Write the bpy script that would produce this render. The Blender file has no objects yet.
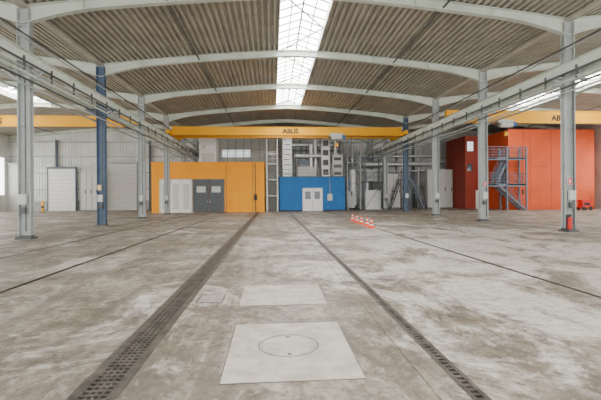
import bpy, math, random
from mathutils import Vector, Matrix
random.seed(4)
TH=math.atan(0.07)
XL,XR=-9.64,12.73
SP=XR-XL
CX=(XL+XR)/2
FR=[-4.6,2.4,9.4,16.4,23.4,30.4,37.4,44.4]
YB=51.4; YF=-12.0
# ---------------------------------------------------------------- materials
def mat(name,col,rough=0.6,metal=0.0,var=0.12,scale=3.0,emit=None,es=1.0,bump=0.0,stretch=(1,1,1)):
    m=bpy.data.materials.new(name); m.use_nodes=True
    nt=m.node_tree; b=nt.nodes['Principled BSDF']
    b.inputs['Roughness'].default_value=rough; b.inputs['Metallic'].default_value=metal
    tc=nt.nodes.new('ShaderNodeTexCoord'); mp=nt.nodes.new('ShaderNodeMapping')
    mp.inputs['Scale'].default_value=stretch
    n=nt.nodes.new('ShaderNodeTexNoise'); n.inputs['Scale'].default_value=scale; n.inputs['Detail'].default_value=6; n.inputs['Roughness'].default_value=0.65
    r=nt.nodes.new('ShaderNodeValToRGB')
    r.color_ramp.elements[0].position=0.38; r.color_ramp.elements[1].position=0.62
    r.color_ramp.elements[0].color=(*[c*(1-var) for c in col],1)
    r.color_ramp.elements[1].color=(*[min(1,c*(1+var)) for c in col],1)
    nt.links.new(tc.outputs['Object'],mp.inputs['Vector']); nt.links.new(mp.outputs[0],n.inputs['Vector'])
    nt.links.new(n.outputs[0],r.inputs[0]); nt.links.new(r.outputs[0],b.inputs['Base Color'])
    if emit:
        b.inputs['Emission Color'].default_value=(*emit,1); b.inputs['Emission Strength'].default_value=es
    if bump:
        bp=nt.nodes.new('ShaderNodeBump'); bp.inputs['Strength'].default_value=bump; bp.inputs['Distance'].default_value=0.02
        nt.links.new(n.outputs[0],bp.inputs['Height']); nt.links.new(bp.outputs[0],b.inputs['Normal'])
    return m
M={}
M['steel']=mat('steel_paint_grey',(0.43,0.465,0.46),0.5,0,0.1,1.5)
M['steel_d']=mat('steel_paint_dark',(0.08,0.088,0.092),0.5)
M['steel_m']=mat('steel_paint_mid',(0.13,0.16,0.20),0.5)
M['steel_b']=mat('steel_paint_blue',(0.075,0.125,0.21),0.5)
M['beam']=mat('beam_paint',(0.64,0.69,0.61),0.5,0,0.08,1)
M['deck']=mat('roof_decking',(0.43,0.405,0.345),0.5,0.0,0.14,0.8)
M['wall']=mat('wall_cladding',(0.74,0.75,0.73),0.6,0,0.1,0.6)
M['wall_d']=mat('wall_plinth',(0.40,0.40,0.39),0.7)
M['white']=mat('white_paint',(0.86,0.86,0.84),0.5,0,0.04)
M['cream']=mat('grey_panel',(0.60,0.61,0.58),0.5,0,0.05)
M['doorg']=mat('door_grey',(0.085,0.095,0.105),0.5,0,0.08)
M['orange']=mat('orange_yellow_paint',(0.98,0.37,0.0),0.7,0,0.05,1.0)
M['blue']=mat('blue_paint',(0.006,0.14,0.42),0.6,0,0.08,1.0)
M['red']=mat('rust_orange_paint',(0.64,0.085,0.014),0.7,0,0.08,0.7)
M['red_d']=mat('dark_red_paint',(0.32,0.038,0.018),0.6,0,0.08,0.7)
M['yellow']=mat('crane_yellow',(1.0,0.48,0.0),0.6,0,0.03)
M['black']=mat('black_paint',(0.015,0.015,0.017),0.5)
M['alu']=mat('aluminium',(0.70,0.71,0.72),0.4,0.5,0.08)
M['sred']=mat('signal_red',(0.70,0.015,0.01),0.4)
M['conew']=mat('cone_white',(0.80,0.80,0.80),0.5)
M['coner']=mat('cone_orange',(0.85,0.05,0.01),0.5)
M['glassd']=mat('dark_glass',(0.08,0.10,0.12),0.1)
M['glassl']=mat('daylight_glass',(0.8,0.85,0.88),0.3,emit=(0.85,0.93,1),es=1.0)
M['sky']=mat('skylight_polycarbonate',(0.8,0.82,0.82),0.4,emit=(1.0,0.985,0.95),es=15.0,var=0.05)
M['win']=mat('side_fill_glow',(0.8,0.82,0.82),0.4,emit=(1.0,0.985,0.95),es=6.5,var=0.05)  # added glowing material, fill light from the unseen side walls
M['iron']=mat('channel_iron',(0.11,0.098,0.085),0.45,0.3,0.35,6)
M['pit']=mat('channel_pit',(0.025,0.022,0.02),0.9)
M['patch']=mat('light_concrete_patch',(0.50,0.455,0.395),0.6,0,0.18,3.5,bump=0.15)
M['patch2']=mat('grey_concrete_patch',(0.34,0.31,0.28),0.6,0,0.2,5,bump=0.1)

def floor_mat():
    m=bpy.data.materials.new('concrete_floor'); m.use_nodes=True
    nt=m.node_tree; N=nt.nodes; L=nt.links; b=N['Principled BSDF']
    tc=N.new('ShaderNodeTexCoord')
    def noise(s,det=8,st=(1,1,1),rough=0.6,dist=0.0,off=(0,0,0)):
        mp=N.new('ShaderNodeMapping'); mp.inputs['Scale'].default_value=st; mp.inputs['Location'].default_value=off
        n=N.new('ShaderNodeTexNoise'); n.inputs['Scale'].default_value=s; n.inputs['Detail'].default_value=det
        n.inputs['Roughness'].default_value=rough; n.inputs['Distortion'].default_value=dist
        L.new(tc.outputs['Object'],mp.inputs[0]); L.new(mp.outputs[0],n.inputs['Vector']); return n.outputs[0]
    def ramp(v,a,c0,bb,c1):
        r=N.new('ShaderNodeValToRGB'); e=r.color_ramp.elements
        e[0].position=a;e[1].position=bb;e[0].color=(*c0,1);e[1].color=(*c1,1); L.new(v,r.inputs[0]); return r.outputs[0]
    def mix(f,a,c,t='MIX'):
        x=N.new('ShaderNodeMix'); x.data_type='RGBA'; x.blend_type=t
        if isinstance(f,float): x.inputs[0].default_value=f
        else: L.new(f,x.inputs[0])
        for s,i in ((a,6),(c,7)):
            if isinstance(s,tuple): x.inputs[i].default_value=(*s,1)
            else: L.new(s,x.inputs[i])
        return x.outputs[2]
    def math_(op,a,c):
        x=N.new('ShaderNodeMath'); x.operation=op
        for s,i in((a,0),(c,1)):
            if isinstance(s,(int,float)): x.inputs[i].default_value=s
            else: L.new(s,x.inputs[i])
        return x.outputs[0]
    sep=N.new('ShaderNodeSeparateXYZ'); L.new(tc.outputs['Object'],sep.inputs[0])
    base=ramp(noise(0.42,10,(1,0.8,1),0.68,0.5),0.41,(0.25,0.215,0.175),0.59,(0.42,0.38,0.33))
    med=ramp(noise(1.7,12,(1,0.8,1),0.77,0.6,(3,3,0)),0.41,(0.60,0.58,0.55),0.58,(1.12,1.11,1.09))
    c=mix(1.0,base,med,'MULTIPLY')
    fine=ramp(noise(9,10,(1,0.8,1),0.8,0.3),0.38,(0.52,0.50,0.48),0.56,(1.1,1.1,1.08))
    c=mix(1.0,c,fine,'MULTIPLY')
    st=ramp(noise(0.8,14,(1,0.7,1),0.77,1.0,(7,3,0)),0.52,(0,0,0),0.58,(0.7,0.7,0.7))
    c=mix(st,c,(0.125,0.10,0.078))
    tr=ramp(noise(1.0,6,(3.0,0.10,1),0.6,0.3,(1,0,0)),0.52,(0,0,0),0.60,(0.55,0.55,0.55))
    c=mix(tr,c,(0.14,0.118,0.095))
    def band(x0,wd):
        d=math_('ABSOLUTE',math_('SUBTRACT',sep.outputs[0],x0),0)
        q=N.new('ShaderNodeMapRange'); q.inputs[1].default_value=0.1; q.inputs[2].default_value=wd; q.inputs[3].default_value=0.14; q.inputs[4].default_value=0.0
        L.new(d,q.inputs[0]); return q.outputs[0]
    bb_=math_('ADD',band(-1.445,0.7),band(1.62,0.6))
    bn=ramp(math_('ADD',noise(1.6,10,(1,0.35,1),0.75,0.5,(9,9,0)),bb_),0.54,(0,0,0),0.67,(0.6,0.6,0.6))
    c=mix(bn,c,(0.13,0.108,0.085))
    dx=math_('DIVIDE',math_('SUBTRACT',sep.outputs[0],6.0),5.0); dy=math_('DIVIDE',math_('SUBTRACT',sep.outputs[1],11.5),9.0)
    r2=math_('ADD',math_('MULTIPLY',dx,dx),math_('MULTIPLY',dy,dy))
    mr=N.new('ShaderNodeMapRange'); mr.inputs[1].default_value=0.0; mr.inputs[2].default_value=2.0; mr.inputs[3].default_value=0.10; mr.inputs[4].default_value=-0.025
    L.new(r2,mr.inputs[0])
    wn=math_('ADD',noise(0.6,14,(0.9,0.7,1),0.77,0.8,(2,9,0)),mr.outputs[0])
    w=ramp(wn,0.51,(0,0,0),0.59,(0.85,0.85,0.85))
    brk=ramp(noise(7,8,(1,1,1),0.75),0.38,(0.4,)*3,0.56,(1,)*3)
    f=math_('MULTIPLY',w,brk)
    c=mix(f,c,(0.68,0.645,0.595))
    sc=ramp(noise(3.0,12,(1,0.5,1),0.8,1.5,(5,1,0)),0.56,(0,0,0),0.61,(0.5,0.5,0.5))
    c=mix(sc,c,(0.55,0.515,0.465))
    br=N.new('ShaderNodeTexBrick'); br.offset=0; br.inputs['Scale'].default_value=1.0
    br.inputs['Mortar Size'].default_value=0.010; br.inputs['Brick Width'].default_value=5.6; br.inputs['Row Height'].default_value=7.0
    br.inputs['Color1'].default_value=(1,1,1,1);br.inputs['Color2'].default_value=(0.94,0.94,0.94,1);br.inputs['Mortar'].default_value=(0.5,0.48,0.45,1)
    mp=N.new('ShaderNodeMapping'); mp.inputs['Location'].default_value=(-1.3,1.1,0); L.new(tc.outputs['Object'],mp.inputs[0]); L.new(mp.outputs[0],br.inputs[0])
    c=mix(1.0,c,br.outputs[0],'MULTIPLY')
    L.new(c,b.inputs['Base Color'])
    rr=ramp(noise(0.7,8,(1,0.6,1),0.65,0.6,(1,1,4)),0.40,(0.40,)*3,0.60,(0.7,)*3)
    L.new(rr,b.inputs['Roughness'])
    b.inputs['Specular IOR Level'].default_value=0.4
    bp=N.new('ShaderNodeBump'); bp.inputs['Strength'].default_value=0.3; bp.inputs['Distance'].default_value=0.02
    L.new(noise(8,8),bp.inputs['Height']); L.new(bp.outputs[0],b.inputs['Normal'])
    return m
M['floor']=floor_mat()

# ---------------------------------------------------------------- builder
class B:
    def __init__(s): s.v=[];s.f=[];s.mi=[];s.m=[]
    def mid(s,k):
        if k not in s.m: s.m.append(k)
        return s.m.index(k)
    def box(s,x0,x1,y0,y1,z0,z1,m):
        if x0>x1:x0,x1=x1,x0
        if y0>y1:y0,y1=y1,y0
        if z0>z1:z0,z1=z1,z0
        k=len(s.v); i=s.mid(m)
        s.v+=[(x0,y0,z0),(x1,y0,z0),(x1,y1,z0),(x0,y1,z0),(x0,y0,z1),(x1,y0,z1),(x1,y1,z1),(x0,y1,z1)]
        for q in [(0,3,2,1),(4,5,6,7),(0,1,5,4),(1,2,6,5),(2,3,7,6),(3,0,4,7)]:
            s.f.append(tuple(k+a for a in q)); s.mi.append(i)
        return s
    def cyl(s,p0,p1,r,m,n=10,r1=None):
        p0=Vector(p0);p1=Vector(p1); d=(p1-p0).normalized(); r1=r if r1 is None else r1
        a=d.orthogonal().normalized(); b=d.cross(a); k=len(s.v); i=s.mid(m)
        for p,rr in((p0,r),(p1,r1)):
            for j in range(n):
                t=2*math.pi*j/n; s.v.append(tuple(p+a*math.cos(t)*rr+b*math.sin(t)*rr))
        for j in range(n):
            s.f.append((k+j,k+(j+1)%n,k+n+(j+1)%n,k+n+j)); s.mi.append(i)
        s.f.append(tuple(k+j for j in range(n))[::-1]); s.mi.append(i)
        s.f.append(tuple(k+n+j for j in range(n))); s.mi.append(i)
        return s
    def bar(s,p0,p1,w,m): return s.cyl(p0,p1,w*0.7,m,4)
    def strip(s,pts0,pts1,m):
        k=len(s.v); i=s.mid(m); n=len(pts0)
        s.v+=list(pts0)+list(pts1)
        for j in range(n-1): s.f.append((k+j,k+j+1,k+n+j+1,k+n+j)); s.mi.append(i)
        return s
    def make(s,name,origin=None,bevel=0,parent=None):
        o=Vector(origin) if origin else Vector((0,0,0))
        me=bpy.data.meshes.new(name); me.from_pydata([tuple(Vector(v)-o) for v in s.v],[],s.f)
        for k in s.m: me.materials.append(M[k])
        me.polygons.foreach_set('material_index',s.mi); me.update()
        ob=bpy.data.objects.new(name,me); bpy.context.scene.collection.objects.link(ob)
        ob.location=o
        if bevel:
            md=ob.modifiers.new('bevel','BEVEL'); md.width=bevel; md.segments=2; md.limit_method='ANGLE'
        if parent:
            ob.location=o-parent.location; ob.parent=parent
        return ob

def zr(x):
    k=round((x-CX)/SP); s=abs(x-(CX+k*SP))/(SP/2)
    return 10.15-1.0*s**1.35
X0,X1=CX-1.5*SP,CX+1.5*SP

# ---------------------------------------------------------------- floor with real channels
ch=sorted([(-1.60,-1.29),(1.57,1.67),(-4.64,-4.58),(-7.25,-7.19),(5.0,5.07)])
b=B(); x=X0-1
YE=41.0
for a,c in ch:
    b.box(x,a,YF,YB+1,-0.3,0,'floor'); b.box(a,c,YE,YB+1,-0.3,0,'floor')
    b.box(a,c,YF,YE,-0.3,-0.07 if c-a>.08 else -.025,'pit' if c-a>.08 else 'iron'); x=c
b.box(x,X1+1,YF,YB+1,-0.3,0,'floor')
b.make('floor')
b=B()
for xx in(-1.60,-1.29):
    b.box(xx-0.045,xx+0.045,YF+1,YE,-0.05,0.006,'iron')
for xx in(-1.50,-1.445,-1.39): b.box(xx-.008,xx+.008,YF+1,YE,-0.04,0.005,'iron')
y=1.0
while y<YE:
    b.box(-1.56,-1.33,y,y+0.035,-0.04,0.003,'iron'); y+=0.075
b.make('floor_drain_grating')
b=B()
for xx in(1.57,1.67):
    b.box(xx-0.02,xx+0.02,YF+1,YE,-0.05,0.006,'iron')
y=1.0
while y<YE:
    b.box(1.58,1.66,y,y+0.04,-0.04,0.003,'iron'); y+=0.08
b.make('floor_drain_grating')
for xx in(-4.61,-7.22,5.035):
    b=B(); b.box(xx-0.045,xx-0.03,YF+1,YE,-0.05,0.004,'iron').box(xx+0.03,xx+0.045,YF+1,YE,-0.05,0.004,'iron'); b.make('floor_rail_groove')
def frame(b,x0,x1,y0,y1,w=.010,z=.004,m='iron'):
    b.box(x0-w,x1+w,y0-w,y0,-.01,z,m).box(x0-w,x1+w,y1,y1+w,-.01,z,m).box(x0-w,x0,y0,y1,-.01,z,m).box(x1,x1+w,y0,y1,-.01,z,m)
b=B(); b.box(-0.46,0.80,3.45,5.02,-0.02,0.006,'patch'); frame(b,-.46,.80,3.45,5.02)
def ring(b,cx,cy,r,w,z,m,n=48):
    k=len(b.v); i=b.mid(m)
    for j in range(n):
        t=2*math.pi*j/n
        for rr in(r,r+w): b.v.append((cx+rr*math.cos(t),cy+rr*math.sin(t),z))
    for j in range(n):
        a=k+2*j;c=k+2*((j+1)%n); b.f.append((a,a+1,c+1,c)); b.mi.append(i)
ring(b,0.16,4.28,0.31,0.012,0.009,'iron'); ring(b,0.16,4.28,0.285,0.004,0.009,'iron')
b.box(0.14,0.18,4.02,4.05,0.005,0.010,'iron').box(0.14,0.18,4.51,4.54,0.005,0.010,'iron')
b.make('manhole_cover_slab')
b=B(); b.box(-0.50,0.80,5.88,7.18,-0.02,0.006,'patch'); frame(b,-.5,.8,5.88,7.18,.008); b.make('concrete_cover_slab')
b=B(); b.box(-1.15,-0.79,6.13,6.62,-0.01,0.003,'patch2'); frame(b,-1.15,-.79,6.13,6.62,.02); b.make('inspection_cover')

# ---------------------------------------------------------------- roof deck (ceiling)
b=B()
def deck(xa,xb,ya,yb):
    pts=[]; p=0.30; n=max(1,round((xb-xa)/p)); p=(xb-xa)/n
    for i in range(n):
        x=xa+i*p
        for dx,dz in((0,0),(0.38*p,0),(0.5*p,0.14),(0.88*p,0.14)):
            pts.append((x+dx,zr(x+dx)+dz))
    pts.append((xb,zr(xb)))
    b.strip([(q[0],ya,q[1]) for q in pts],[(q[0],yb,q[1]) for q in pts],'deck')
SW=1.13; YS=38.6
for k in(-1,0,1):
    c=CX+k*SP
    deck(c-SP/2,c-SW,YF,YB+0.3); deck(c+SW,c+SP/2,YF,YB+0.3); deck(c-SW,c+SW,YS,YB+0.3)
b.make('ceiling')
for k in(-1,0,1):
    c=CX+k*SP; z=zr(c+SW)
    b=B()
    b.box(c-SW-0.04,c-SW,YF,YS,z-0.02,z+0.45,'white').box(c+SW,c+SW+0.04,YF,YS,z-0.02,z+0.45,'white')
    b.box(c-SW,c+SW,YS-0.04,YS,z-0.02,z+0.8,'white')
    b.strip([(c-SW,YF,z+0.42),(c,YF,z+0.8),(c+SW,YF,z+0.42)],[(c-SW,YS,z+0.42),(c,YS,z+0.8),(c+SW,YS,z+0.42)],'sky')
    y=YF+0.5
    while y<YS:
        b.bar((c-SW,y,z+0.36),(c,y,z+0.74),0.05,'steel_d').bar((c,y,z+0.74),(c+SW,y,z+0.36),0.05,'steel_d'); y+=0.875
    b.box(c-0.04,c+0.04,YF,YS,z+0.66,z+0.74,'steel_d')
    for o in(-0.57,0.57): b.box(c+o-0.025,c+o+0.025,YF,YS,z+0.46,z+0.51,'steel_d')
    y=YF+1.0; s=1
    while y<YS-3.6:
        b.bar((c-s*SW,y,z+0.15),(c+s*SW,y+3.5,z+0.15),0.05,'steel_d'); y+=3.5; s=-s
    b.make('window_%d'%(k+2))

# ---------------------------------------------------------------- roof beams
def rafter(y,c):
    b=B(); n=40; xs=[c-SP/2+SP*i/n for i in range(n+1)]
    Z=lambda x:(zr(x) if abs(x-c)<SP/2-.01 else 9.15)
    def zb(x):
        s=abs(x-c)/(SP/2); return Z(x)-0.38-0.36*max(0,(s-0.72)/0.28)**2
    zt=[Z(x)-0.01 for x in xs]; z0=[zb(x) for x in xs]
    def slab(ya,yb,lo,hi,m='beam'):
        A=[(x,ya,l) for x,l in zip(xs,lo)];C=[(x,yb,l) for x,l in zip(xs,lo)]
        D=[(x,ya,h) for x,h in zip(xs,hi)];E=[(x,yb,h) for x,h in zip(xs,hi)]
        b.strip(A,C,m);b.strip(D,E,m);b.strip(A,D,m);b.strip(C,E,m)
    slab(y-0.012,y+0.012,z0,zt)
    slab(y-0.13,y+0.13,z0,[a+0.03 for a in z0])
    slab(y-0.13,y+0.13,[a-0.03 for a in zt],zt)
    for i in range(4,n,6):
        b.box(xs[i]-0.01,xs[i]+0.01,y-0.12,y+0.12,z0[i],zt[i],'beam')
    b.make('roof_beam',(c,y,9.5))
for y in FR+[YB-0.25]:
    for k in(-1,0,1): rafter(y,CX+k*SP)
for k in(-1,0,1):
    for o in(-5.7,5.7):
        x=CX+k*SP+o; b=B()
        z=zr(x)-0.24
        b.cyl((x,YF,z),(x,YB-.4,z),0.045,'steel_d',8)
        b.make('roof_strut',(x,20,z))
for x in(XL,XR):
    b=B(); b.box(x-0.16,x+0.16,YF,YB-.3,9.02,9.05,'deck').box(x-0.16,x-0.13,YF,YB-.3,9.05,9.14,'deck').box(x+0.13,x+0.16,YF,YB-.3,9.05,9.14,'deck')
    b.make('valley_gutter',(x,20,8.9))

# ---------------------------------------------------------------- columns
def column(x,y,m='steel',w=0.225,d=0.15,zt=9.0):
    b=B()
    b.box(x-w,x-w+0.035,y-d,y+d,0.03,zt,m).box(x+w-0.035,x+w,y-d,y+d,0.03,zt,m)
    b.box(x-w,x+w,y-0.02,y+0.02,0.03,zt,m)
    b.box(x-w-0.08,x+w+0.08,y-d-0.08,y+d+0.08,0,0.04,'steel_d')
    b.box(x-w-0.01,x+w+0.01,y-d-0.01,y+d+0.01,0.04,0.14,'steel_d')
    for z in(2.2,4.4,6.45,8.3): b.box(x-w+.03,x+w-.03,y-d,y+d,z,z+0.025,m)
    for i in(-1,1):
        for s in(-1,1):
            b.cyl((x+i*(w+0.05),y+s*(d+0.03),0.04),(x+i*(w+0.05),y+s*(d+0.03),0.09),0.02,'steel_d',6)
    return b
for i,y in enumerate(FR+[YB-0.35]):
    for x in(XL,XR):
        m='steel'
        if (x==XL and i in(4,)) or (x==XR and i==6): m='steel_b'
        b=column(x,y,m)
        for s in(-1,1):
            b.box(x+s*0.22,x+s*0.82,y-0.12,y+0.12,6.55,6.6,m)
            b.box(x+s*0.22,x+s*0.25,y-0.14,y+0.14,6.15,6.6,m)
            b.bar((x+s*0.24,y,6.2),(x+s*0.72,y,6.55),0.06,m)
        if y>0:
            b.cyl((x+0.1,y-0.19,0.3),(x+0.1,y-0.19,6.2),0.025,'steel_d',6)
            b.box(x-0.13,x+0.13,y-0.28,y-0.15,1.35,1.75,'cream')
            b.box(x-0.1,x+0.1,y-0.26,y-0.15,1.0,1.25,'steel_d')
        b.make('steel_column',(x,y,0))
for x in(XL,XR):
    for s in(-1,1):
        xx=x+s*0.6; b=B()
        b.box(xx-0.1,xx+0.1,YF,YB-1,6.6,6.63,'beam').box(xx-0.012,xx+0.012,YF,YB-1,6.63,6.98,'beam').box(xx-0.1,xx+0.1,YF,YB-1,6.98,7.01,'beam')
        b.box(xx-0.03,xx+0.03,YF,YB-1,7.01,7.06,'steel_d')
        for y in FR: b.box(xx-.09,xx+.09,y-.012,y+.012,6.63,6.98,'beam')
        b.make('crane_runway_beam',(xx,20,6.7))
    s=1 if x==XL else -1
    b=B()
    for dx,z,r,m in((1.0,6.42,0.04,'steel_d'),(1.0,6.18,0.03,'steel'),(0.42,6.32,0.05,'beam'),(0.42,6.08,0.04,'steel_d'),(0.42,5.86,0.04,'steel'),(0.42,7.75,0.035,'steel_d'),(0.42,7.6,0.03,'steel'),(-0.38,5.95,0.05,'steel')):
        b.cyl((x+s*dx,YF,z),(x+s*dx,YB-1.9,z),r,m,6)
    for i in range(-4,24):
        y=9.4+i*3.5/2
        if y>YB-2: break
        b.box(x+s*0.97,x+s*1.03,y-.03,y+.03,6.1,6.6,'steel_d')
    for y in FR:
        b.box(x+s*0.24,x+s*1.05,y-.03,y+.03,6.24,6.28,'steel').box(x+s*0.98,x+s*1.02,y-.03,y+.03,6.1,6.45,'steel')
        b.box(x+s*0.24,x+s*0.46,y-.03,y+.03,5.78,5.82,'steel').box(x+s*.2,x+s*.45,y-.02,y+.02,7.52,7.56,'steel').box(x-s*.2,x-s*.44,y-.03,y+.03,5.86,5.9,'steel')
    b.make('cable_conduit_run',(x,20,6.2))

# ---------------------------------------------------------------- cranes
def crane(y,c,hx,n=1,label=None,zl=7.18,zh=7.95):
    b=B(); w=0.2; xa,xb=c-SP/2+0.6,c+SP/2-0.6
    for j in range(n):
        yy=y+j*1.6
        b.box(xa+0.05,xb-0.05,yy-w,yy+w,zl+.04,zh-.04,'yellow')
        b.box(xa,xb,yy-w-.05,yy+w+.05,zh-.04,zh,'yellow').box(xa,xb,yy-w-.05,yy+w+.05,zl,zl+.04,'yellow')
    for xx in(xa,xb):
        b.box(xx-0.14,xx+0.14,y-1.5,y+1.5+(n-1)*1.6,7.12,7.46,'yellow')
        for q in(y-1.2,y+1.2+(n-1)*1.6): b.cyl((xx-.08,q,7.2),(xx+.08,q,7.2),0.14,'black',14)
    b.box(hx-0.6,hx+0.6,y-0.55,y-0.27,7.0,7.35,'cream'); b.cyl((hx-0.5,y-0.5,6.95),(hx+0.5,y-0.5,6.95),0.2,'cream',14)
    b.box(hx-0.6,hx+0.6,y-0.55,y+0.5,7.02,7.1,'steel_d')
    b.box(hx+0.5,hx+0.8,y-0.6,y-0.3,6.85,7.15,'blue')
    b.cyl((hx,y-0.5,6.95),(hx,y-0.5,6.35),0.02,'black',6); b.box(hx-0.12,hx+0.12,y-0.58,y-0.42,6.1,6.4,'yellow')
    b.cyl((hx,y-.5,6.1),(hx,y-.5,5.95),0.04,'black',6)
    b.cyl((xa,y-0.4,7.06),(xb,y-0.4,7.06),0.02,'steel_d',6)
    px=hx+1.4
    b.cyl((px,y-.4,7.1),(px,y-.4,2.0),0.012,'black',5); b.box(px-.05,px+.05,y-.45,y-.35,1.6,2.0,'black')
    o=b.make('overhead_crane',(c,y,7.5))
    if label:
        cu=bpy.data.curves.new('crane_lettering','FONT'); cu.body='ABUS'; cu.size=0.6; cu.extrude=0.005; cu.offset=0.02; cu.align_x='CENTER'
        cu.materials.append(M['black']); t=bpy.data.objects.new('crane_lettering',cu); bpy.context.scene.collection.objects.link(t)
        t.location=(label-c,-w-0.012,7.35-7.5); t.rotation_euler=(math.pi/2,0,0); t.parent=o
    return o
crane(36.9,CX,5.9,2,1.7)
crane(32.6,CX-SP,-24,1,-21.5,7.15,8.0)
crane(30.0,CX+SP,17.9,1,22.5,7.15,8.1)

# ---------------------------------------------------------------- walls
def ribbed(b,xa,xb,y,z0,z1,m,p=0.35,d=0.05):
    pts=[];n=round((xb-xa)/p);p=(xb-xa)/n
    for i in range(n):
        x=xa+i*p; pts+=[(x,y),(x+p*.55,y),(x+p*.62,y+d),(x+p*.93,y+d)]
    pts.append((xb,y))
    b.strip([(q[0],q[1],z0) for q in pts],[(q[0],q[1],z1) for q in pts],m)
b=B()
ribbed(b,X0,X1,YB,1.2,10.4,'wall'); b.box(X0,X1,YB-.05,YB+.3,0,1.2,'wall_d'); b.box(X0,X1,YB+.06,YB+.3,1.2,10.4,'wall')
for z in(2.6,4.6,6.6,8.4): b.box(X0,X1,YB-0.14,YB,z,z+0.12,'steel')
b.make('wall_back')
for x,s in((X0,-1),(X1,1)):
    b=B(); YW=50.3 if s<0 else 39.5
    b.box(x,x+s*.3,YF,YB+.3,0,2.0,'wall').box(x,x+s*.3,YF,YB+.3,6.4,10.4,'wall').box(x,x+s*.3,YW,YB+.3,2.0,6.4,'wall')
    b.box(x+s*.1,x+s*.16,YF,YW,2.0,6.4,'win')  # invented emissive band, kept out of view, brightens the hall
    y=YF
    while y<YW: 
        b.box(x,x+s*.2,y,y+.1,2,6.4,'steel'); y+=1.75
    b.make('wall_left' if s<0 else 'wall_right')
for i in range(1,12):
    x=X0+i*5.6
    if abs(x-XL)<1 or abs(x-XR)<1: continue
    b=B(); b.box(x-.12,x-.1,YB-.4,YB-.15,0,8.7,'steel_m').box(x+.1,x+.12,YB-.4,YB-.15,0,8.7,'steel_m').box(x-.12,x+.12,YB-.29,YB-.27,0,8.7,'steel_m'); b.make('wall_post',(x,YB-.3,0))

def WX(px,Y):
    a=(px-300)/400; t=(a+.07)/(1-a*.07); return t*Y
RO=0.0073
def WZ(py,px,Y):
    py=py+(px-300)*RO
    X=WX(px,Y); Zc=(Y+.07*X)*math.cos(TH); return 1.6+(196-py)*Zc/400

nd=[0]
def door(xa,xb,y,z1,m,leaves=2,frame='white',win=True,wm='glassd',z0=0.0,wy=(.52,.85),parent=None):
    nd[0]+=1; b=B(); f=0.08
    b.box(xa,xa+f,y-.08,y,z0,z1,frame).box(xb-f,xb,y-.08,y,z0,z1,frame).box(xa,xb,y-.08,y,z1-f,z1,frame)
    w=(xb-xa-2*f)/leaves
    for i in range(leaves):
        a=xa+f+i*w
        b.box(a+.015,a+w-.015,y-.05,y,z0+.02,z1-f-.01,m)
        if win: b.box(a+w*.2,a+w*.8,y-.06,y-.02,z0+(z1-z0)*wy[0],z0+(z1-z0)*wy[1],wm)
        hx=a+w-.12 if i%2==0 else a+.12
        b.box(hx-.02,hx+.02,y-.1,y-.04,z0+1.0,z0+1.18,'alu')
    b.make('door_%d'%nd[0],(xa,y,z0),parent=parent)
def shutter(pa,pb,pt,m='white',g='cream',fr='steel'):
    nd[0]+=1; b=B(); y=YB-.55; x0,x1=WX(pa,y),WX(pb,y); zt=WZ(pt,(pa+pb)/2,y)
    b.box(x0-.12,x0,y-.1,y+.1,0,zt,fr).box(x1,x1+.12,y-.1,y+.1,0,zt,fr).box(x0-.12,x1+.12,y-.2,y+.1,zt,zt+.25,fr)
    z=0
    while z<zt-.1: b.box(x0,x1,y-.05,y+.03,z,min(zt,z+.44),m).box(x0,x1,y-.03,y+.03,z+.44,min(zt+.01,z+.48),g); z+=.48
    b.make('door_%d'%nd[0],(x0,y,0))
def railing(b,pts,m='steel',h=1.1,mid=2,sp=1.5,r=0.025):
    for p,q in zip(pts[:-1],pts[1:]):
        p=Vector(p);q=Vector(q);L=(q-p).length;n=max(1,round(L/sp))
        for i in range(n+1):
            c=p+(q-p)*i/n; b.cyl(c,c+Vector((0,0,h)),r,m,6)
        for j in range(mid+1):
            hh=Vector((0,0,h*(j+1)/(mid+1))); b.cyl(p+hh,q+hh,r,m,6)
def stairs(b,p0,p1,w,m,rail=True,n=None,rm=None,sw=.13):
    p0=Vector(p0);p1=Vector(p1); n=n or max(3,round(abs(p1.z-p0.z)/0.19))
    for s in(0,w):
        o=Vector((0,s,0))
        b.bar(p0+o,p1+o,sw,m)
    for i in range(n):
        c=p0+(p1-p0)*(i+.5)/n; dx=abs(p1.x-p0.x)/n*.55
        b.box(c.x-dx,c.x+dx,p0.y,p0.y+w,c.z-.02,c.z+.02,m)
    if rail:
        for s in(0,w):
            o=Vector((0,s,0)); railing(b,[p0+o,p1+o],rm or m,1.0,1,1.0,.025)

# orange control building
OX0,OX1=WX(151,41),WX(264,41); OY=41.0; OH=WZ(163,208,OY)
b=B(); b.box(OX0,OX1,OY,OY+5,0,OH,'orange'); b.box(OX0-.05,OX1+.05,OY-.05,OY+5.05,OH,OH+.1,'orange')
for px in(226,252):
    x=WX(px,OY); b.box(x-.02,x+.02,OY-.015,OY,0,OH,'steel_d')
xx=WX(255,OY); b.cyl((xx,OY-.1,0),(xx,OY-.1,OH),.04,'steel_d',8); b.box(xx-.15,xx+.15,OY-.15,OY,1.2,1.8,'black')
ob=b.make('orange_control_building',(OX0,OY,0))
door(WX(159,OY),WX(192,OY),OY,WZ(179,175,OY),'white',3,'cream',True,'cream',wy=(.1,.85),parent=ob)
door(WX(192.5,OY),WX(224,OY),OY,WZ(179,210,OY),'doorg',2,'steel_m',True,'cream',wy=(.6,.78),parent=ob)
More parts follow.
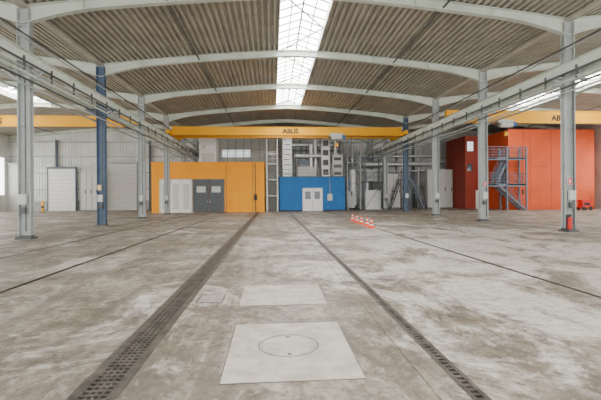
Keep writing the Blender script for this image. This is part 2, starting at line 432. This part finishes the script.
# blue building
BY=42.0; BX0,BX1=WX(279,BY),WX(344.5,BY); BH=WZ(177,310,BY)
b=B(); b.box(BX0,BX1,BY,BY+5,0,BH,'blue').box(BX0-.04,BX1+.04,BY-.04,BY+5.04,BH,BH+.08,'steel_d')
x=WX(327,BY); b.box(x,x+.5,BY-.1,BY,1.1,1.8,'cream').cyl((x+.25,BY-.06,1.8),(x+.25,BY-.06,BH),.03,'steel',6)
b.box(BX0,BX1,BY-.02,BY,0,.12,'black')
ob=b.make('blue_control_building',(BX0,BY,0))
door(WX(302,BY),WX(322,BY),BY,WZ(188,310,BY),'white',2,'white',True,'glassd',parent=ob)
# plant on the blue roof
b=B(); z=BH+.085
railing(b,[(BX0+.05,BY+.1,z),(BX1-.05,BY+.1,z),(BX1-.05,BY+4.8,z)],'steel')
def tower(pxa,pxb,y,z0,pyt,n=4,m='alu',d=1.0):
    x0,x1=WX(pxa,y),WX(pxb,y); zt=WZ(pyt,(pxa+pxb)/2,y); h=(zt-z0)/n
    for i in range(n):
        b.box(x0+.06,x1-.06,y+.06,y+d,z0+i*h,z0+(i+1)*h,m)
        b.box(x0,x1,y,y+d+.06,z0+(i+1)*h-.09,z0+(i+1)*h,m); b.box(x0+.2,x1-.2,y+.03,y+.08,z0+i*h+.2,z0+(i+1)*h-.25,'steel_d')
tower(282,292,BY+.8,z,137,8,'alu',.8)
tower(321,330,BY+1.3,z,138,4,'alu')
tower(332,343,BY+1,z,155,3,'cream')
y=BY+1.4
b.box(WX(297,y),WX(315,y),y,y+1.5,z,z+1.1,'cream').box(WX(299,y),WX(308,y),y,y+1.2,z+1.1,z+1.9,'steel_m')
b.cyl((WX(295,y),y+.2,z+2.3),(WX(321,y),y+.2,z+2.3),.22,'alu',14).cyl((WX(311,y),y+.3,z+.9),(WX(311,y),y+.3,z+3.6),.2,'alu',14).cyl((WX(316,y),y+.9,z),(WX(316,y),y+.9,z+4.4),.25,'alu',14)
b.cyl((WX(292,y),y+1,z+3.6),(WX(340,y),y+1,z+3.6),.2,'alu',14).cyl((WX(336,y),y+.5,z+2.2),(WX(336,y),y+.5,z+4.3),.16,'alu',12)
for px in(294,302,318,342): b.cyl((WX(px,y),y+2,z),(WX(px,y),y+2,z+4.2),.06,'steel_m',6)
b.box(WX(293,y),WX(343,y),y+1.9,y+2.1,z+3.0,z+3.15,'steel_m')
b.box(WX(293,y),WX(343,y),y+3.0,y+3.1,z,z+3.9,'cream')
for px in range(296,343,6): b.box(WX(px,y),WX(px+1,y),y+2.9,y+3.0,z,z+3.9,'steel_m')
b.bar((WX(294,y),y+2,z),(WX(302,y),y+2,z+3.1),.06,'steel_m').bar((WX(318,y),y+2,z),(WX(302,y),y+2,z+3.1),.06,'steel_m')
b.make('rooftop_machinery',(WX(300,y),y,z))
b=B(); railing(b,[(WX(218,OY),OY+.15,OH+.1),(OX1,OY+.15,OH+.1),(OX1,OY+4.8,OH+.1)],'steel'); b.make('roof_guard_rail',(OX1,OY,OH))
# white stair tower between the buildings
b=B(); xa,xb=OX1+.25,BX0-.2; zt=WZ(140,270,OY+1)
for x in(xa,xb):
    for yy in(OY+.3,OY+2.6): b.box(x-.05,x+.05,yy-.05,yy+.05,0,zt,'white')
zz=0.0; k=0
while zz<OH-.3:
    z1=zz+1.65; ya,yb=(OY+.6,OY+2.2) if k%2==0 else (OY+2.2,OY+.6)
    for x in(xa+.05,xb-.05): b.bar((x,ya,zz),(x,yb,z1),.07,'white'); b.cyl((x,ya,zz+1),(x,yb,z1+1),.025,'white',6)
    for i in range(9):
        t=(i+.5)/9; yc=ya+(yb-ya)*t; b.box(xa+.05,xb-.05,yc-.1,yc+.1,zz+(z1-zz)*t-.02,zz+(z1-zz)*t+.02,'steel')
    b.box(xa,xb,yb-.4,yb+.4,z1-.05,z1,'steel'); zz=z1; k+=1
for z1 in(1.65,3.3,4.95,6.0): b.box(xa,xb,OY+.25,OY+.35,z1-.06,z1+.03,'white')
railing(b,[(xa,OY+.3,OH+.1),(xb,OY+.3,OH+.1)],'white',1.1,2,.6)
b.make('steel_access_stair',(xa,OY,0))
y=OY+1.2; x0,x1=WX(199,y),WX(216,y)
b=B(); zt=WZ(137,208,y); b.box(x0,x1,y,y+2,OH+.1,zt,'white').box(x0-.05,x1+.05,y-.05,y+2.05,zt,zt+.08,'cream').box(x0+.2,x1-.2,y-.03,y,OH+.2,OH+1.1,'cream')
b.box(x0+.25,x0+.6,y-.03,y,OH+1.6,OH+2.0,'cream')
b.make('rooftop_ventilation_cabin',(x0,y,OH))
b=B(); y=48.5
b.box(WX(218,y),WX(276,y),y,y+.15,0,WZ(139,240,y),'cream')
for px in range(219,276,8): b.box(WX(px,y),WX(px+1,y),y-.1,y,0,WZ(139,240,y),'steel')
b.box(WX(222,y),WX(250,y),y-.03,y,WZ(157,240,y),WZ(150,240,y),'glassl')
b.make('mezzanine_partition',(WX(240,y),y,0))

def frame_tower(pxa,pxb,y,d,lv,m,name,extra=None):
    x0,x1=WX(pxa,y),WX(pxb,y); b=B(); zt=lv[-1]
    for x in(x0,x1):
        for yy in(y,y+d): b.box(x-.07,x+.07,yy-.07,yy+.07,0,zt+1.1,m)
    for z in lv:
        b.box(x0,x1,y,y+d,z-.1,z,m); railing(b,[(x0,y,z),(x1,y,z)],m,1.0,1,1.2)
    for za,zb in zip([0]+lv[:-1],lv): b.bar((x0,y,za),(x1,y,zb),.05,m)
    if extra: extra(b,x0,x1)
    b.make(name,(x0,y,0))
def tanks(b,x0,x1):
    c=(x0+x1)/2; b.cyl((c,46.2,0.5),(c,46.2,4.6),.6,'alu',20); b.cyl((c,46.2,4.6),(c,46.2,5.1),.6,'alu',20,.2); b.cyl((c,46.2,5.1),(c,46.2,7.5),.15,'alu',10)
    b.box(x0+.1,x0+.8,45.3,45.6,.2,2.1,'cream')
frame_tower(347,360,45.2,1.8,[3.0,5.4],'steel','process_platform',tanks)
def cab(b,x0,x1):
    b.box(x0+.2,x1-.2,45.3,46.5,0,2.2,'white'); b.box(x0+.4,x1-.6,45.6,46.3,3.3,4.6,'cream'); b.cyl((x0+.5,45.9,2.2),(x0+.5,45.9,3.2),.2,'alu',12)
frame_tower(364,383,45.0,2.0,[3.2,5.0],'steel_m','process_platform',cab)
b=B(); stairs(b,(WX(390,44),44,0),(WX(401,44),44,3.4),.9,'steel_d'); z=3.4
b.box(WX(401,44),WX(403,44),44,44.9,z-.08,z,'steel_d')
stairs(b,(WX(424,44),44,0),(WX(411,44),44,3.4),.9,'steel_m'); b.box(WX(403,44),WX(411,44),44,44.9,z-.08,z,'steel_d'); railing(b,[(WX(401,44),44,z),(WX(411,44),44,z)],'steel_d')
for px in(403,411):
    for yy in(44,44.9): b.box(WX(px,44)-.05,WX(px,44)+.05,yy-.05,yy+.05,0,z,'steel_d')
b.make('steel_staircase',(WX(400,44),44,0))
def panel_unit(pa,pb,y,pt,m,name,n=3):
    x0,x1=WX(pa,y),WX(pb,y); zt=WZ(pt,(pa+pb)/2,y); b=B(); b.box(x0,x1,y,y+.8,.08,zt,m)
    for i in range(n+1): 
        x=x0+(x1-x0)*i/n; b.box(x-.03,x+.03,y-.04,y,.08,zt,'steel')
    b.box(x0-.03,x1+.03,y-.05,y+.85,zt,zt+.07,'steel').box(x0,x1,y-.02,y+.8,0,.1,'steel_d')
    for i in range(n):
        x=x0+(x1-x0)*(i+.85)/n; b.box(x-.03,x+.03,y-.07,y,zt*.45,zt*.55,'black')
    b.make(name,(x0,y,0))
panel_unit(427,452,47,170,'cream','switchgear_cabinet',4)
panel_unit(386,400,48.5,174,'white','switchgear_cabinet',2)
b=B(); y=50.2
for z,r in((5.6,.3),(6.6,.18),(4.7,.12)): b.cyl((WX(346,y),y,z),(WX(456,y),y,z),r,'alu',14)
for px in(352,372,396,418,448): b.cyl((WX(px,y),y,0),(WX(px,y),y,7.2),.12,'alu' if px%4 else 'steel_m',10); b.box(WX(px,y)-.2,WX(px,y)+.2,y-.35,y+.35,5.2,5.3,'steel_m')
b.make('ventilation_duct_run',(WX(400,y),y,0))
shutter(4,18,165,'cream')
shutter(48,75,169,'white','cream','steel_m')
shutter(108,136,163,'cream','steel')
panel_unit(80,97,49.0,172,'cream','storage_cabinet',3)
b=B(); y=46; x=WX(42,y); b.cyl((x,y,0),(x,y,1.2),.12,'yellow',14).cyl((x,y,1.2),(x,y,1.27),.12,'yellow',14,.05).box(x-.2,x+.2,y-.2,y+.2,0,.03,'steel_d').cyl((x,y,.5),(x,y,.7),.123,'black',14); b.make('safety_bollard',(x,y,0))

# red building
Y1=44.0; RX0=WX(465,Y1); Y2=40.0; RX1=WX(508,Y2); RX2=WX(594,Y2)
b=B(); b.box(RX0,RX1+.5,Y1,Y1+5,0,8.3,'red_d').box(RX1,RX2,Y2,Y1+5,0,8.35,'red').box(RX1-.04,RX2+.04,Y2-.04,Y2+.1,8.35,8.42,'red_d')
for px in(530,551,573): x=WX(px,Y2); b.box(x-.015,x+.015,Y2-.012,Y2,0,8.3,'red_d')
b.box(RX1,RX2,Y2-.012,Y2,4.5,4.53,'red_d')
b.box(RX0+.25,RX0+.9,Y1-.04,Y1,6.6,7.6,'glassl').box(RX0+.2,RX0+.95,Y1-.03,Y1,6.55,7.65,'white')
b.box(RX0+.2,RX0+.8,Y1-.04,Y1,4.3,5.1,'glassd').box(RX0+1.2,RX0+2.0,Y1-.04,Y1,0,2.1,'white')
b.box(RX1-.01,RX1+.0,Y2+.5,Y2+1.4,2.7,4.8,'doorg')
b.make('red_office_building',(RX0,Y1,0))
b=B(); sy=38.6; m='steel_m'
sx0,sx1=WX(487,sy),WX(526,sy)
xm=(sx0+sx1)/2
for x in(sx0,xm,sx1):
    for yy in(sy,sy+1.2): b.box(x-.07,x+.07,yy-.07,yy+.07,0,6.4,m)
for z in(2.65,5.3):
    xe=sx1
    b.box(sx0,sx0+1.1,sy,sy+1.2,z-.12,z,m).box(xm,xe,sy,sy+1.2,z-.12,z,m)
    b.box(sx0,xe,sy,sy+.06,z-.24,z+.05,m)
    railing(b,[(sx0,sy,z),(xe,sy,z),(xe,sy+1.2,z)],'steel_m',1.1,3,.6,.028)
    railing(b,[(sx0,sy,z),(sx0,sy+1.2,z)],'steel_m',1.1,3,.8,.028)
stairs(b,(sx1,sy+.1,0),(sx0+1.1,sy+.1,2.65),.9,m,rm='steel_m',sw=.22); stairs(b,(sx0+1.0,sy+.2,2.65),(xm+.3,sy+.2,5.3),.9,m,rm='steel_m',sw=.22)
b.make('steel_fire_escape_stair',(sx0,sy,0))
b=B(); y=37; x=WX(584,y)
b.box(x-.45,x+.45,y-.3,y+.3,.25,.95,'sred').box(x-.48,x+.48,y-.33,y+.33,.95,1.02,'sred').cyl((x-.35,y-.36,.2),(x-.35,y-.28,.2),.2,'black',16).cyl((x+.35,y-.36,.2),(x+.35,y-.28,.2),.2,'black',16)
b.cyl((x-.35,y+.28,.2),(x-.35,y+.36,.2),.2,'black',16).cyl((x+.35,y+.28,.2),(x+.35,y+.36,.2),.2,'black',16).cyl((x+.45,y,.9),(x+.8,y,1.2),.02,'black',6).box(x-.3,x+.3,y-.31,y-.29,.5,.75,'black')
b.make('fire_hose_cart',(x,y,0))

def cone(x,y,k=.9):
    b=B(); b.box(x-.19*k,x+.19*k,y-.19*k,y+.19*k,0,.035,'coner')
    R=lambda z:(.145-.115*(z/.52))*k
    for z0,z1,m in((.035,.14,'coner'),(.14,.22,'conew'),(.22,.34,'coner'),(.34,.41,'conew'),(.41,.53,'coner')):
        b.cyl((x,y,z0*k),(x,y,z1*k),R(z0),m,20,R(z1))
    b.make('traffic_cone',(x,y,0))
for x,y in((4.85,19.4),(4.92,20.6),(4.95,22.0),(4.98,23.4),(5.05,25.0)): cone(x,y)
def ext(x,y):
    b=B(); b.cyl((x,y,.12),(x,y,.56),.085,'sred',18).cyl((x,y,.56),(x,y,.64),.085,'sred',18,.03).cyl((x,y,.64),(x,y,.7),.025,'black',10).box(x-.02,x+.12,y-.015,y+.015,.7,.73,'black')
    b.cyl((x,y,.1),(x,y,.13),.088,'black',18).cyl((x+.03,y,.67),(x+.11,y-.02,.35),.012,'black',6)
    b.box(x-.12,x+.12,y+.08,y+.10,0.0,.75,'steel_d').box(x-.12,x+.12,y-.1,y+.1,0,.1,'steel_d')
    b.make('fire_extinguisher',(x,y,0))
ext(XR-.25,16.4-.4)
def sign(x,y,z,m,w=.2,h=.3):
    b=B(); b.box(x-w/2,x+w/2,y-.02,y,z,z+h,'conew').box(x-w/2+.015,x+w/2-.015,y-.024,y-.02,z+.015,z+h-.015,m).box(x-.03,x+.03,y-.027,y-.022,z+.06,z+h-.08,'conew'); b.make('safety_sign',(x,y,z))
sign(XR-.1,16.2,2.0,'sred'); sign(XL-.05,23.2,2.0,'yellow'); sign(XR,23.2,2.1,'sred')

# ---------------------------------------------------------------- world, camera
w=bpy.data.worlds.new('world'); bpy.context.scene.world=w; w.use_nodes=True
bg=w.node_tree.nodes['Background']; bg.inputs[0].default_value=(1.0,0.985,0.96,1); bg.inputs[1].default_value=4.8
cam=bpy.data.cameras.new('camera'); co=bpy.data.objects.new('camera',cam); bpy.context.scene.collection.objects.link(co)
R=Matrix.Rotation(-TH,4,'Z')@Matrix.Rotation(math.pi/2,4,'X')@Matrix.Rotation(-RO,4,'Z')
co.rotation_euler=R.to_euler(); co.location=(0,0,1.6)
cam.sensor_width=36; cam.lens=400/601*36; cam.shift_y=-4/601
cam.clip_start=0.05; cam.clip_end=300
bpy.context.scene.camera=co
